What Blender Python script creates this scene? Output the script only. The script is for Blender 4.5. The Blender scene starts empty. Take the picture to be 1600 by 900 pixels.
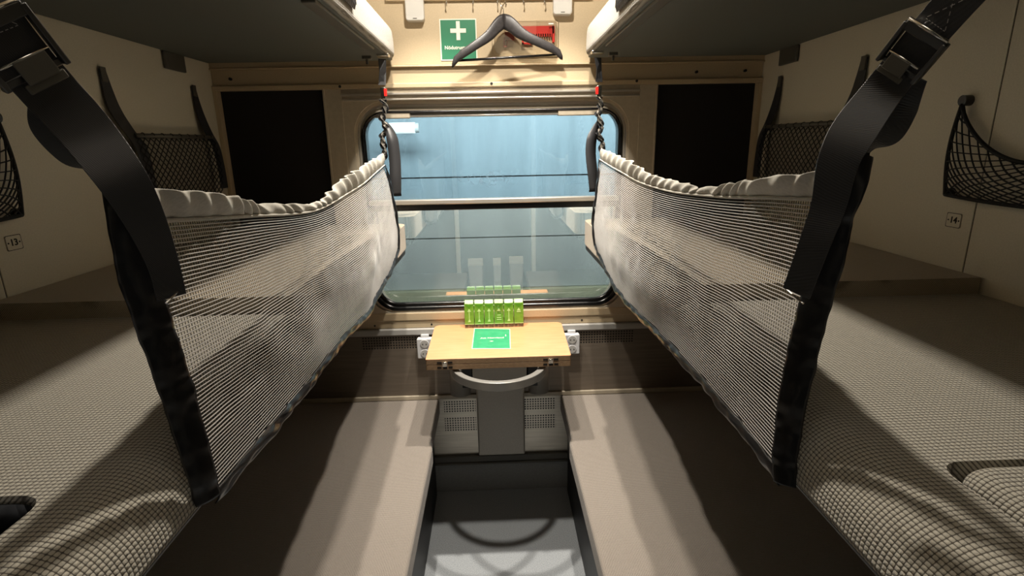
import bpy, bmesh, math, random
from mathutils import Vector, Matrix, noise
random.seed(7)
PI = math.pi
S = bpy.context.scene
COL = S.collection

# ---------------------------------------------------------------- camera
CAM_H, PITCH, YAW, ROLL, FPX = 1.5, 0.2623, 0.0292, -0.0191, 832.7
def cam_basis():
    cp, sp, cy, sy = math.cos(PITCH), math.sin(PITCH), math.cos(YAW), math.sin(YAW)
    f = Vector((sy*cp, cy*cp, -sp)); r = Vector((cy, -sy, 0)); u = r.cross(f)
    cr, sr = math.cos(ROLL), math.sin(ROLL)
    return cr*r+sr*u, -sr*r+cr*u, f
CR, CU, CF = cam_basis(); CC = Vector((0, 0, CAM_H))
cam = bpy.data.cameras.new('camera'); camo = bpy.data.objects.new('camera', cam); COL.objects.link(camo)
cam.sensor_width = 36; cam.lens = FPX/1600*36; cam.clip_start = 0.02
camo.matrix_world = Matrix(((CR.x, CU.x, -CF.x, 0), (CR.y, CU.y, -CF.y, 0), (CR.z, CU.z, -CF.z, CAM_H), (0, 0, 0, 1)))
S.camera = camo
def hit(x, y, ax, val):            # where the sight line through a photo pixel meets a plane
    d = CF+(x-800)/FPX*CR-(y-450)/FPX*CU
    return CC+d*((val-CC[ax])/d[ax])

# ---------------------------------------------------------------- world, exposure, lights
S.view_settings.view_transform = 'Standard'; S.view_settings.look = 'None'
S.view_settings.gamma = 1.0; S.view_settings.use_curve_mapping = False
S.view_settings.exposure = 0.0
w = bpy.data.worlds.new('world'); S.world = w; w.use_nodes = True
w.node_tree.nodes['Background'].inputs[0].default_value = (0.10, 0.13, 0.16, 1)
w.node_tree.nodes['Background'].inputs[1].default_value = 0.3
def area(name, loc, size, power, color, rot=(0, 0, 0), size_y=None):
    l = bpy.data.lights.new(name, 'AREA'); l.energy = power; l.color = color; l.size = size
    if size_y: l.shape = 'RECTANGLE'; l.size_y = size_y
    o = bpy.data.objects.new(name, l); COL.objects.link(o); o.location = loc; o.rotation_euler = rot
    return o
WARM = (1.0, 0.92, 0.80)
S.cycles.diffuse_bounces = 8; S.cycles.max_bounces = 16; S.cycles.transparent_max_bounces = 32
LAMPS = [((0, 1.30, 2.462), 0.06, 22), ((-.21, 1.69, 2.462), 0.05, 110), ((.21, 1.69, 2.462), 0.05, 110)]
for k, (p, s_, e) in enumerate(LAMPS):
    if k == 0: area('ceiling_light_source', p, s_, e, WARM)
    else:                                   # recessed downlights
        l = bpy.data.lights.new('downlight_source', 'SPOT'); l.energy = e; l.color = WARM; l.shadow_soft_size = .022
        l.spot_size = math.radians(68); l.spot_blend = .35
        o = bpy.data.objects.new('downlight_source', l); COL.objects.link(o); o.location = p
area('door_side_fill', (0, .02, 2.47), .55, 2.5, WARM)  # added weak soft fill for the near end, has no fixture
area('carriage_fill', (0.3, 2.34, 2.15), 2.4, 250, (0.90, 0.97, 1.0), (math.radians(78), 0, 0), .3)  # added unseen light outside the window wall, brightens the carriage side

# ---------------------------------------------------------------- materials
def lin(c):
    c = c/255
    return c/12.92 if c <= .04045 else ((c+.055)/1.055)**2.4
def rgb(r, g, b): return (lin(r), lin(g), lin(b), 1)
def newmat(name, col, rough=.6, metal=0, spec=.5):
    m = bpy.data.materials.new(name); m.use_nodes = True
    b = m.node_tree.nodes['Principled BSDF']
    b.inputs['Base Color'].default_value = col; b.inputs['Roughness'].default_value = rough
    b.inputs['Metallic'].default_value = metal; b.inputs['Specular IOR Level'].default_value = spec
    return m
def N(m, t, **kw):
    n = m.node_tree.nodes.new(t)
    for k, v in kw.items(): setattr(n, k, v)
    return n
def L(m, a, b): m.node_tree.links.new(a, b)
def ramp(m, fac, stops):
    r = N(m, 'ShaderNodeValToRGB'); e = r.color_ramp.elements
    while len(e) < len(stops): e.new(.5)
    for el, (p, c) in zip(e, stops): el.position = p; el.color = c
    L(m, fac, r.inputs[0]); return r.outputs[0]
def math_n(m, op, a, b=None, clamp=False):
    n = N(m, 'ShaderNodeMath', operation=op); n.use_clamp = clamp
    for i, v in enumerate((a, b)):
        if v is None: continue
        if isinstance(v, (int, float)): n.inputs[i].default_value = v
        else: L(m, v, n.inputs[i])
    return n.outputs[0]
def coords(m):
    tc = N(m, 'ShaderNodeTexCoord'); sp = N(m, 'ShaderNodeSeparateXYZ'); L(m, tc.outputs['Object'], sp.inputs[0])
    return tc.outputs['Object'], sp.outputs
def noisy(name, c1, c2, scale=40, rough=.6, metal=0, bump=0.0, detail=4, spec=.5, stretch=None):
    m = newmat(name, c1, rough, metal, spec); b = m.node_tree.nodes['Principled BSDF']
    co, _ = coords(m)
    if stretch:
        mp = N(m, 'ShaderNodeMapping'); mp.inputs['Scale'].default_value = stretch; L(m, co, mp.inputs[0]); co = mp.outputs[0]
    nz = N(m, 'ShaderNodeTexNoise'); nz.inputs['Scale'].default_value = scale; nz.inputs['Detail'].default_value = detail
    L(m, co, nz.inputs['Vector'])
    L(m, ramp(m, nz.outputs[0], [(.35, c1), (.65, c2)]), b.inputs['Base Color'])
    if bump:
        bp = N(m, 'ShaderNodeBump'); bp.inputs['Strength'].default_value = bump; bp.inputs['Distance'].default_value = .002
        L(m, nz.outputs[0], bp.inputs['Height']); L(m, bp.outputs[0], b.inputs['Normal'])
    return m
def waffle(name, light, dark, cell=.0072, bump=.6, rough=.9, weave=True):
    """woven plush: small raised blobs in a grid of dark lines; the grid follows top (x,y) and front (z,y)"""
    m = newmat(name, light, rough, 0, .25); b = m.node_tree.nodes['Principled BSDF']
    co, xyz = coords(m)
    ax = math_n(m, 'ABSOLUTE', xyz[0]); u = math_n(m, 'ADD', ax, xyz[2])
    wob = N(m, 'ShaderNodeTexNoise'); wob.inputs['Scale'].default_value = 9; L(m, co, wob.inputs['Vector'])
    wv = math_n(m, 'MULTIPLY', wob.outputs[0], .006)
    u = math_n(m, 'ADD', u, wv); v = math_n(m, 'ADD', xyz[1], wv)
    su = math_n(m, 'ABSOLUTE', math_n(m, 'SINE', math_n(m, 'MULTIPLY', u, PI/cell)))
    sv = math_n(m, 'ABSOLUTE', math_n(m, 'SINE', math_n(m, 'MULTIPLY', v, PI/cell)))
    h = math_n(m, 'POWER', math_n(m, 'MULTIPLY', su, sv), .62)
    nz = N(m, 'ShaderNodeTexNoise'); nz.inputs['Scale'].default_value = 420; nz.inputs['Detail'].default_value = 3
    L(m, co, nz.inputs['Vector'])
    h2 = math_n(m, 'MULTIPLY', h, math_n(m, 'ADD', nz.outputs[0], .55))
    L(m, ramp(m, h2, [(.16, dark), (.60, light)]), b.inputs['Base Color'])
    bp = N(m, 'ShaderNodeBump'); bp.inputs['Strength'].default_value = bump; bp.inputs['Distance'].default_value = .0025
    L(m, h2, bp.inputs['Height']); L(m, bp.outputs[0], b.inputs['Normal'])
    try: b.inputs['Sheen Weight'].default_value = .2
    except Exception: pass
    return m
M = {}
M['cream'] = noisy('cream_laminate', rgb(196, 177, 146), rgb(188, 170, 140), 300, .42, bump=.05)
M['side'] = noisy('side_wall_laminate', rgb(222, 214, 194), rgb(214, 206, 186), 300, .5, bump=.05)
M['groove'] = newmat('dark_joint', rgb(30, 24, 18), .8)
M['black_panel'] = newmat('black_felt', rgb(46, 44, 43), .95, 0, .1)
M['alu'] = noisy('painted_aluminium', rgb(190, 179, 160), rgb(182, 171, 152), 60, .4, .1)
M['alu2'] = newmat('light_aluminium', rgb(200, 194, 184), .3, .6)
M['chrome'] = newmat('chrome', rgb(215, 212, 205), .18, 1)
M['gunmetal'] = newmat('dark_buckle_steel', rgb(92, 92, 92), .3, .9)
M['rubber'] = newmat('black_rubber', rgb(16, 16, 17), .25, 0, .6)
M['white'] = newmat('white_plastic', rgb(205, 203, 198), .35)
M['grey_rail'] = newmat('grey_rail', rgb(176, 174, 170), .4)
M['socket'] = newmat('socket_white', rgb(206, 206, 208), .35)
M['dark'] = newmat('dark_hole', rgb(12, 11, 10), .9)
M['under'] = noisy('berth_underside_felt', rgb(100, 103, 97), rgb(89, 92, 87), 500, .85)
M['frame_dark'] = newmat('berth_frame_dark', rgb(26, 25, 24), .5)
M['frame_grey'] = newmat('berth_frame_grey', rgb(95, 92, 84), .5, .3)
M['waffle'] = waffle('waffle_plush', rgb(182, 176, 162), rgb(76, 70, 62), .0058)
M['raised'] = waffle('fine_plush', rgb(184, 172, 152), rgb(112, 102, 88), .0040, .3)
M['lower'] = waffle('ribbed_moquette', rgb(160, 151, 142), rgb(88, 80, 73), .0042, .35)
M['ticking'] = waffle('striped_ticking', rgb(168, 162, 150), rgb(104, 99, 90), .004, .3)
M['webbing'] = newmat('black_webbing', rgb(50, 50, 52), .42, 0, .5)
def rib(m, scale=900, ax=2, k=.25):
    b = m.node_tree.nodes['Principled BSDF']; co, xyz = coords(m)
    wv = N(m, 'ShaderNodeTexWave', wave_type='BANDS', bands_direction='DIAGONAL'); wv.inputs['Scale'].default_value = scale
    L(m, co, wv.inputs['Vector'])
    bp = N(m, 'ShaderNodeBump'); bp.inputs['Strength'].default_value = k; bp.inputs['Distance'].default_value = .0006
    L(m, wv.outputs[0], bp.inputs['Height']); L(m, bp.outputs[0], b.inputs['Normal'])
rib(M['webbing'], 260)
M['binding'] = newmat('black_binding_tape', rgb(24, 24, 26), .3, 0, .55)
M['thread'] = newmat('grey_net_thread', rgb(168, 164, 160), .34, 0, .7)
M['thread_dark'] = newmat('dark_net_thread', rgb(42, 40, 40), .5)
M['hem'] = noisy('hem_cloth', rgb(186, 182, 172), rgb(174, 170, 160), 200, .8, bump=.1)
M['cord'] = newmat('black_cord', rgb(17, 16, 15), .7)
M['lining'] = newmat('grey_pocket_lining', rgb(150, 142, 126), .8)
M['red'] = newmat('red_plastic', rgb(200, 40, 34), .4)
M['green_sign'] = newmat('green_sign', rgb(36, 118, 84), .5)
M['white_print'] = newmat('white_print', rgb(232, 228, 214), .5)
M['green_card'] = noisy('green_glossy_card', rgb(52, 158, 112), rgb(64, 168, 122), 30, .15)
M['carton'] = noisy('green_carton', rgb(120, 168, 58), rgb(104, 152, 48), 60, .22)
M['carton_light'] = newmat('pale_green_print', rgb(196, 226, 150), .3)
M['carton_base'] = noisy('brown_carton_base', rgb(150, 124, 92), rgb(70, 54, 40), 120, .5)
M['hanger'] = noisy('dark_grey_wood', rgb(50, 47, 48), rgb(40, 38, 39), 120, .45)
M['hanger_bar'] = newmat('black_bar', rgb(20, 19, 20), .25)
M['steel'] = noisy('brushed_steel', rgb(226, 218, 204), rgb(208, 200, 186), 6, .34, .55, stretch=(1, 1, 30))
M['pedestal'] = noisy('grey_steel_paint', rgb(176, 170, 160), rgb(168, 162, 152), 300, .45, .15)
M['ring'] = newmat('grey_enamel', rgb(150, 148, 144), .32, .3)
M['floor'] = noisy('speckled_vinyl', rgb(136, 142, 148), rgb(186, 190, 194), 330, .5, bump=.08, detail=6)
M['skirt'] = noisy('skirting_vinyl', rgb(150, 151, 150), rgb(160, 161, 160), 200, .5)
M['blanket'] = noisy('dark_speckled_blanket', rgb(62, 65, 74), rgb(225, 228, 236), 200, .9, bump=.5, detail=8)
M['lampglass'] = newmat('lamp_diffuser', rgb(240, 235, 220), .4)
def wood():
    m = newmat('maple_veneer', rgb(226, 176, 112), .33); b = m.node_tree.nodes['Principled BSDF']
    co, _ = coords(m); mp = N(m, 'ShaderNodeMapping'); mp.inputs['Scale'].default_value = (2, 22, 22); L(m, co, mp.inputs[0])
    nz = N(m, 'ShaderNodeTexNoise'); nz.inputs['Scale'].default_value = 5; nz.inputs['Detail'].default_value = 8; L(m, mp.outputs[0], nz.inputs['Vector'])
    L(m, ramp(m, nz.outputs[0], [(.3, rgb(214, 152, 106)), (.7, rgb(228, 170, 124))]), b.inputs['Base Color']); return m
M['wood'] = wood()
M['ply'] = noisy('plywood_edge', rgb(176, 146, 112), rgb(128, 100, 74), 30, .6, stretch=(3, 3, 60))
def perforated(name, bands, base):
    """steel with rows of small dark punched holes; bands = [(z0, z1, x0, x1)]"""
    m = M[base].copy(); m.name = name; b = m.node_tree.nodes['Principled BSDF']
    co, xyz = coords(m); sp = .0112
    fx = math_n(m, 'SUBTRACT', math_n(m, 'FRACT', math_n(m, 'DIVIDE', math_n(m, 'ADD', xyz[0], 10), sp)), .5)
    fz = math_n(m, 'SUBTRACT', math_n(m, 'FRACT', math_n(m, 'DIVIDE', math_n(m, 'ADD', xyz[2], 10), sp)), .5)
    r = math_n(m, 'SQRT', math_n(m, 'ADD', math_n(m, 'POWER', fx, 2), math_n(m, 'POWER', fz, 2)))
    hole = math_n(m, 'LESS_THAN', r, .31)
    tot = None
    for z0, z1, x0, x1 in bands:
        q = math_n(m, 'MULTIPLY', math_n(m, 'GREATER_THAN', xyz[2], z0), math_n(m, 'LESS_THAN', xyz[2], z1))
        ax = math_n(m, 'ABSOLUTE', xyz[0])
        q = math_n(m, 'MULTIPLY', q, math_n(m, 'MULTIPLY', math_n(m, 'GREATER_THAN', ax, x0), math_n(m, 'LESS_THAN', ax, x1)))
        tot = q if tot is None else math_n(m, 'MAXIMUM', tot, q)
    hole = math_n(m, 'MULTIPLY', hole, tot)
    src = b.inputs['Base Color'].links[0].from_socket
    mx = N(m, 'ShaderNodeMix', data_type='RGBA'); L(m, hole, mx.inputs[0]); L(m, src, mx.inputs[6]); mx.inputs[7].default_value = rgb(14, 12, 10)
    L(m, mx.outputs[2], b.inputs['Base Color'])
    L(m, math_n(m, 'MULTIPLY', math_n(m, 'SUBTRACT', 1, hole), b.inputs['Metallic'].default_value), b.inputs['Metallic'])
    return m
M['steel_lo'] = perforated('perforated_steel_panel', [(.394, .448, .105, .24), (.304, .371, .105, .24)], 'steel')
M['brownsteel'] = noisy('brown_grey_steel', rgb(128, 118, 106), rgb(118, 108, 97), 6, .42, .35, stretch=(1, 1, 20))
M['steel_up'] = perforated('perforated_wall_steel', [(.695, .752, .27, .56)], 'brownsteel')
def glass(name, refl, frost, tint, fres=1.0):
    m = bpy.data.materials.new(name); m.use_nodes = True; nt = m.node_tree; nt.nodes.clear()
    out = N(m, 'ShaderNodeOutputMaterial'); tr = N(m, 'ShaderNodeBsdfTransparent'); tr.inputs[0].default_value = tint
    gl = N(m, 'ShaderNodeBsdfGlossy'); gl.inputs['Roughness'].default_value = .01
    mx = N(m, 'ShaderNodeMixShader'); fr = N(m, 'ShaderNodeFresnel'); fr.inputs[0].default_value = 1.5
    f = math_n(m, 'ADD', math_n(m, 'MULTIPLY', fr.outputs[0], fres), refl, True)
    L(m, f, mx.inputs[0]); L(m, tr.outputs[0], mx.inputs[1]); L(m, gl.outputs[0], mx.inputs[2]); last = mx.outputs[0]
    if frost:
        co, xyz = coords(m)
        mp = N(m, 'ShaderNodeMapping'); mp.inputs['Scale'].default_value = (9, 1, 1.3); L(m, co, mp.inputs[0])
        nz = N(m, 'ShaderNodeTexNoise'); nz.inputs['Scale'].default_value = 2.2; nz.inputs['Detail'].default_value = 5; L(m, mp.outputs[0], nz.inputs['Vector'])
        nz2 = N(m, 'ShaderNodeTexNoise'); nz2.inputs['Scale'].default_value = 70; nz2.inputs['Detail'].default_value = 6; L(m, co, nz2.inputs['Vector'])
        a = math_n(m, 'MULTIPLY', ramp(m, nz.outputs[0], [(.42, (0, 0, 0, 1)), (.72, (1, 1, 1, 1))]), frost)
        # droplet patch low in the middle of the pane
        dz = math_n(m, 'SUBTRACT', 1, math_n(m, 'MULTIPLY', math_n(m, 'ABSOLUTE', math_n(m, 'SUBTRACT', xyz[2], 1.375)), 22), True)
        dx = math_n(m, 'SUBTRACT', 1, math_n(m, 'MULTIPLY', math_n(m, 'ABSOLUTE', math_n(m, 'ADD', xyz[0], .03)), 6), True)
        d = math_n(m, 'MULTIPLY', math_n(m, 'MULTIPLY', dz, dx), ramp(m, nz2.outputs[0], [(.56, (0, 0, 0, 1)), (.62, (1, 1, 1, 1))]))
        a = math_n(m, 'ADD', a, math_n(m, 'MULTIPLY', d, .5), True)
        df = N(m, 'ShaderNodeBsdfTranslucent'); df.inputs[0].default_value = (.8, .85, .9, 1)
        m2 = N(m, 'ShaderNodeMixShader'); L(m, a, m2.inputs[0]); L(m, last, m2.inputs[1]); L(m, df.outputs[0], m2.inputs[2]); last = m2.outputs[0]
    L(m, last, out.inputs[0]); return m
M['glass_up'] = glass('upper_pane_glass', .02, .07, (.49, .56, .58, 1))
M['glass_lo'] = glass('lower_pane_glass', .46, 0, (1, 1, .94, 1))
def clear(name, tint, f):
    m = glass(name, f, 0, tint, 0.0); return m
M['clear'] = clear('clear_plastic', (.96, .95, .93, 1), .10)
def emis(name, col, k):
    m = bpy.data.materials.new(name); m.use_nodes = True; b = m.node_tree.nodes['Principled BSDF']
    b.inputs['Emission Color'].default_value = col; b.inputs['Emission Strength'].default_value = k; return m
M['tube'] = emis('lit_tube', (1, .97, .9, 1), 3.2)
M['lamp'] = emis('lit_ceiling_lamp', (1, .9, .76, 1), 6)
def trainpaint():
    m = newmat('blue_train_paint', rgb(122, 158, 182), .5); b = m.node_tree.nodes['Principled BSDF']
    co, xyz = coords(m); mp = N(m, 'ShaderNodeMapping'); mp.inputs['Scale'].default_value = (5, 1, .5); L(m, co, mp.inputs[0])
    nz = N(m, 'ShaderNodeTexNoise'); nz.inputs['Scale'].default_value = 1.6; nz.inputs['Detail'].default_value = 5; L(m, mp.outputs[0], nz.inputs['Vector'])
    L(m, ramp(m, nz.outputs[0], [(.35, rgb(138, 148, 152)), (.65, rgb(152, 162, 166))]), b.inputs['Base Color']); return m
M['train'] = trainpaint()
M['train_skirt'] = noisy('olive_grey_skirt', rgb(150, 156, 136), rgb(136, 142, 124), 6, .6)

# ---------------------------------------------------------------- mesh helpers
class MB:
    def __init__(s): s.v = []; s.f = []
    def add(s, vs, fs):
        o = len(s.v); s.v += [tuple(v) for v in vs]; s.f += [tuple(i+o for i in f) for f in fs]; return s
    def box(s, x0, x1, y0, y1, z0, z1):
        x0, x1 = min(x0, x1), max(x0, x1)
        vs = [(x, y, z) for x in (x0, x1) for y in (y0, y1) for z in (z0, z1)]
        return s.add(vs, [(0, 1, 3, 2), (4, 6, 7, 5), (0, 4, 5, 1), (2, 3, 7, 6), (0, 2, 6, 4), (1, 5, 7, 3)])
    def obox(s, c, ex, ey, ez):
        c = Vector(c); ex, ey, ez = Vector(ex), Vector(ey), Vector(ez)
        vs = [c+a*ex+b*ey+d*ez for a in (-1, 1) for b in (-1, 1) for d in (-1, 1)]
        return s.add(vs, [(0, 1, 3, 2), (4, 6, 7, 5), (0, 4, 5, 1), (2, 3, 7, 6), (0, 2, 6, 4), (1, 5, 7, 3)])
    def tube(s, pts, r, n=6, rx=None, closed=False):
        """round or oval rod along points"""
        pts = [Vector(p) for p in pts]; m = len(pts); vs = []; fs = []; up = Vector((0, 0, 1))
        for i, p in enumerate(pts):
            a = pts[(i-1) % m] if (i or closed) else pts[0]; b = pts[(i+1) % m] if (i < m-1 or closed) else pts[-1]
            t = (b-a).normalized(); q = up if abs(t.z) < .95 else Vector((0, 1, 0))
            e1 = t.cross(q).normalized(); e2 = e1.cross(t)
            rr = r[i] if isinstance(r, (list, tuple)) else r; r2 = rx if rx else rr
            for k in range(n):
                an = 2*PI*(k+.5)/n; vs.append(p+e1*math.cos(an)*rr+e2*math.sin(an)*r2)
        for i in range(m if closed else m-1):
            j = (i+1) % m
            for k in range(n): fs.append((i*n+k, i*n+(k+1) % n, j*n+(k+1) % n, j*n+k))
        if not closed: fs += [tuple(range(n))[::-1], tuple((m-1)*n+k for k in range(n))]
        return s.add(vs, fs)
    def ribbon(s, pts, wid, th=.0016):
        """flat band: pts centre points, wid list of half-width vectors"""
        pts = [Vector(p) for p in pts]; m = len(pts); vs = []; fs = []
        for i, p in enumerate(pts):
            t = (pts[min(i+1, m-1)]-pts[max(i-1, 0)]).normalized(); wv = Vector(wid[i]); n = t.cross(wv).normalized()*th/2
            vs += [p-wv-n, p+wv-n, p+wv+n, p-wv+n]
        for i in range(m-1):
            for k in range(4): fs.append((i*4+k, i*4+(k+1) % 4, i*4+4+(k+1) % 4, i*4+4+k))
        fs += [(0, 1, 2, 3), tuple((m-1)*4+k for k in (3, 2, 1, 0))]
        return s.add(vs, fs)
    def grid(s, fn, nu, nv, closed_v=False):
        vs = [fn(i/nu, j/nv) for i in range(nu+1) for j in range(nv+1)]
        fs = [(i*(nv+1)+j, (i+1)*(nv+1)+j, (i+1)*(nv+1)+j+1, i*(nv+1)+j+1) for i in range(nu) for j in range(nv)]
        return s.add(vs, fs)
    def prism(s, pts, axis, a, b):
        """closed outline of 2D points extruded along an axis"""
        def P(u, v, t): return {0: (t, u, v), 1: (u, t, v), 2: (u, v, t)}[axis]
        n = len(pts); vs = [P(u, v, a) for u, v in pts]+[P(u, v, b) for u, v in pts]
        fs = [tuple(range(n)), tuple(range(2*n-1, n-1, -1))]+[(i, i+n, (i+1) % n+n, (i+1) % n) for i in range(n)]
        return s.add(vs, fs)
    def ring(s, outer, inner, y0, y1):
        """frame between two outlines (x,z lists of equal length)"""
        n = len(outer); vs = [(x, y0, z) for x, z in outer]+[(x, y0, z) for x, z in inner]+[(x, y1, z) for x, z in outer]+[(x, y1, z) for x, z in inner]
        fs = []
        for i in range(n):
            j = (i+1) % n
            fs += [(i, j, n+j, n+i), (2*n+i, 3*n+i, 3*n+j, 2*n+j), (i, 2*n+i, 2*n+j, j), (n+i, n+j, 3*n+j, 3*n+i)]
        return s.add(vs, fs)
    def build(s, name, mat, parent=None, smooth=False, bevel=0, seg=2, solid=0):
        me = bpy.data.meshes.new(name); me.from_pydata(s.v, [], s.f); me.update()
        bm = bmesh.new(); bm.from_mesh(me); bmesh.ops.recalc_face_normals(bm, faces=bm.faces); bm.to_mesh(me); bm.free()
        o = bpy.data.objects.new(name, me); COL.objects.link(o)
        if mat: me.materials.append(M[mat] if isinstance(mat, str) else mat)
        if smooth: me.polygons.foreach_set('use_smooth', [True]*len(me.polygons))
        if solid:
            md = o.modifiers.new('thickness', 'SOLIDIFY'); md.thickness = solid; md.offset = 0
        if bevel:
            md = o.modifiers.new('rounding', 'BEVEL'); md.width = bevel; md.segments = seg; md.limit_method = 'ANGLE'; md.angle_limit = .6; md.harden_normals = False
            me.polygons.foreach_set('use_smooth', [True]*len(me.polygons))
            try:
                me.set_sharp_from_angle(angle=.9)
            except Exception: pass
        if parent: o.parent = parent; o.matrix_parent_inverse = parent.matrix_world.inverted()
        return o
def thing(name, label, cat, loc=(0, 0, 0), group=None):
    o = bpy.data.objects.new(name, None); COL.objects.link(o); o.location = loc; o.empty_display_size = .05
    o.matrix_world = Matrix.Translation(loc)
    return tag(o, label, cat, group)
def tag(o, label, cat=None, group=None):
    o['label'] = label
    if cat: o['category'] = cat
    if group: o['group'] = group
    return o
def struct(o): o['kind'] = 'structure'; return o
def rrect(x0, x1, z0, z1, r, n=8):
    """rounded rectangle outline, r = radii (bottom-left, bottom-right, top-right, top-left)"""
    if not isinstance(r, (tuple, list)): r = (r,)*4
    out = []
    for (cx, cz, a0, rr) in ((x0+r[0], z0+r[0], PI, r[0]), (x1-r[1], z0+r[1], 1.5*PI, r[1]), (x1-r[2], z1-r[2], 0, r[2]), (x0+r[3], z1-r[3], .5*PI, r[3])):
        for k in range(n+1):
            a = a0+.5*PI*k/n; out.append((cx+rr*math.cos(a), cz+rr*math.sin(a)))
    return out
def text(name, body, size, mat, loc, rot, parent=None, ext=.0003, align='CENTER', bold=0):
    c = bpy.data.curves.new(name, 'FONT'); c.body = body; c.size = size; c.extrude = ext; c.align_x = align; c.align_y = 'CENTER'; c.offset = bold
    t = bpy.data.objects.new(name+'_src', c); COL.objects.link(t)
    dg = bpy.context.evaluated_depsgraph_get(); me = bpy.data.meshes.new_from_object(t.evaluated_get(dg)); bpy.data.objects.remove(t)
    me.name = name; me.materials.clear(); me.materials.append(M[mat])
    o = bpy.data.objects.new(name, me); COL.objects.link(o)
    if parent: o.parent = parent; o.matrix_parent_inverse = parent.matrix_world.inverted()
    o.location = loc; o.rotation_euler = rot
    return o
def lerp(a, b, t): return a+(b-a)*t
def interp(pts, t):
    """smooth interpolation through (t, value...) rows"""
    if t <= pts[0][0]: i = 0
    else:
        i = len(pts)-2
        for k in range(len(pts)-1):
            if pts[k][0] <= t <= pts[k+1][0]: i = k; break
    p0 = pts[max(i-1, 0)]; p1 = pts[i]; p2 = pts[i+1]; p3 = pts[min(i+2, len(pts)-1)]
    h = p2[0]-p1[0]; s_ = (t-p1[0])/h; out = []
    for c in range(1, len(p1)):
        m1 = (p2[c]-p0[c])/(p2[0]-p0[0])*h if p2[0] != p0[0] else 0
        m2 = (p3[c]-p1[c])/(p3[0]-p1[0])*h if p3[0] != p1[0] else 0
        out.append((2*s_**3-3*s_**2+1)*p1[c]+(s_**3-2*s_**2+s_)*m1+(-2*s_**3+3*s_**2)*p2[c]+(s_**3-s_**2)*m2)
    return out
D = 2.07                       # depth of the window wall
SIDE = {-1: 'left', 1: 'right'}

# ================================================================ STRUCTURE
struct(MB().box(-1.05, 1.05, -1.2, 2.30, -.04, 0).build('floor', 'floor'))
struct(MB().box(-1.05, 1.05, -1.2, 2.20, 2.5, 2.54).build('ceiling', 'cream'))
for s in (-1, 1):
    wl = MB().box(s*1.0, s*1.03, 1.0825, 2.12, 0, 2.5).box(s*1.0, s*1.03, -.19, 1.0795, 0, 2.5).build('wall_'+SIDE[s], 'side', bevel=.0008); struct(wl)
    MB().box(s*1.002, s*1.028, 1.0795, 1.0825, 0, 2.5).build('panel_joint', 'groove', wl)
# window wall above the window
wt = MB()
wt.box(-1, 1, D, D+.12, 1.706, 2.5)
wt.box(-1, 1, D-.006, D, 1.782, 2.5)
wt.box(-1, 1, D-.012, D, 1.706, 1.722)
wt.box(-1, 1, D-.012, D-.004, 1.776, 1.782)
wall = wt.build('wall_back', 'cream', bevel=.002); struct(wall)
for sx, sz in ((-.545, 1.714), (0.0, 1.716), (.53, 1.717), (.75, 1.745), (.93, 1.747), (-.93, 1.745)):
    MB().tube([(sx, D-.0135, sz), (sx, D-.004, sz)], .005, 10).build('screw', 'frame_dark', wall)
# side recess panels, posts
for s in (-1, 1):
    struct(MB().box(s*.985, s*.606, D+.02, D+.06, .76, 1.706).build('trim_%d' % (1 if s < 0 else 2), 'black_panel'))
    struct(MB().box(s*1.0, s*.985, D-.01, D+.06, .19, 1.706).build('trim_%d' % (3 if s < 0 else 4), 'cream', bevel=.002))
    struct(MB().box(s*.608, s*.545, D-.004, D+.06, .86, 1.706).box(s*.612, s*.604, D-.008, D+.06, .86, 1.706).build('trim_%d' % (5 if s < 0 else 6), 'alu', bevel=.002))
# sill, rail, lower steel walls
sill = MB().box(-1, 1, D, D+.1, .785, .822).box(-1, 1, D-.004, D+.1, .818, .852).build('trim_7', 'cream', bevel=.004, seg=3); struct(sill)
for sx in (-.50, .345, -.27): MB().tube([(sx, D-.001, .80), (sx, D+.01, .80)], .004, 8).build('screw', 'frame_dark', sill)
struct(MB().box(-1, 1, D-.012, D+.1, .758, .785).build('trim_8', 'grey_rail', bevel=.004))
struct(MB().box(-1, 1, D, D+.06, .47, .758).build('wall_window_side', 'steel_up'))
struct(MB().box(-1, 1, D+.012, D+.06, .19, .47).build('wall_under_window', 'steel_lo'))
struct(MB().box(-1, 1, D-.008, D+.06, .466, .486).build('trim_9', 'alu', bevel=.003))
struct(MB().box(-1, 1, D-.005, D+.06, .152, .19).box(-1, 1, D-.012, D, .150, .160).build('trim_10', 'frame_grey', bevel=.004))
struct(MB().box(-1, 1, D+.017, D+.06, 0, .152).build('baseboard_back', 'skirt', bevel=.002))
# rounded steel columns under the window
for s in (-1, 1):
    struct(MB().tube([(s*.165+.0, D+.012, .486), (s*.165, D+.012, .758)], .045, 28).build('trim_%d' % (11 if s < 0 else 12), 'alu2', smooth=True))
# door side of the compartment (behind the viewer, mirrored in the glass)
for s in (-1, 1):
    struct(MB().box(s*1.0, s*.335, -.19, -.15, 0, 2.5).build('wall_door_'+SIDE[s], 'frame_grey'))
    struct(MB().box(s*.335, s*.300, -.20, -.135, 0, 2.08).build('trim_%d' % (13 if s < 0 else 14), 'white_print', bevel=.003))
struct(MB().box(-.335, .335, -.20, -.135, 2.08, 2.5).build('wall_over_door', 'side'))
struct(MB().box(-1.05, 1.05, -1.2, -1.16, 0, 2.5).build('wall_corridor', 'frame_grey'))

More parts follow.
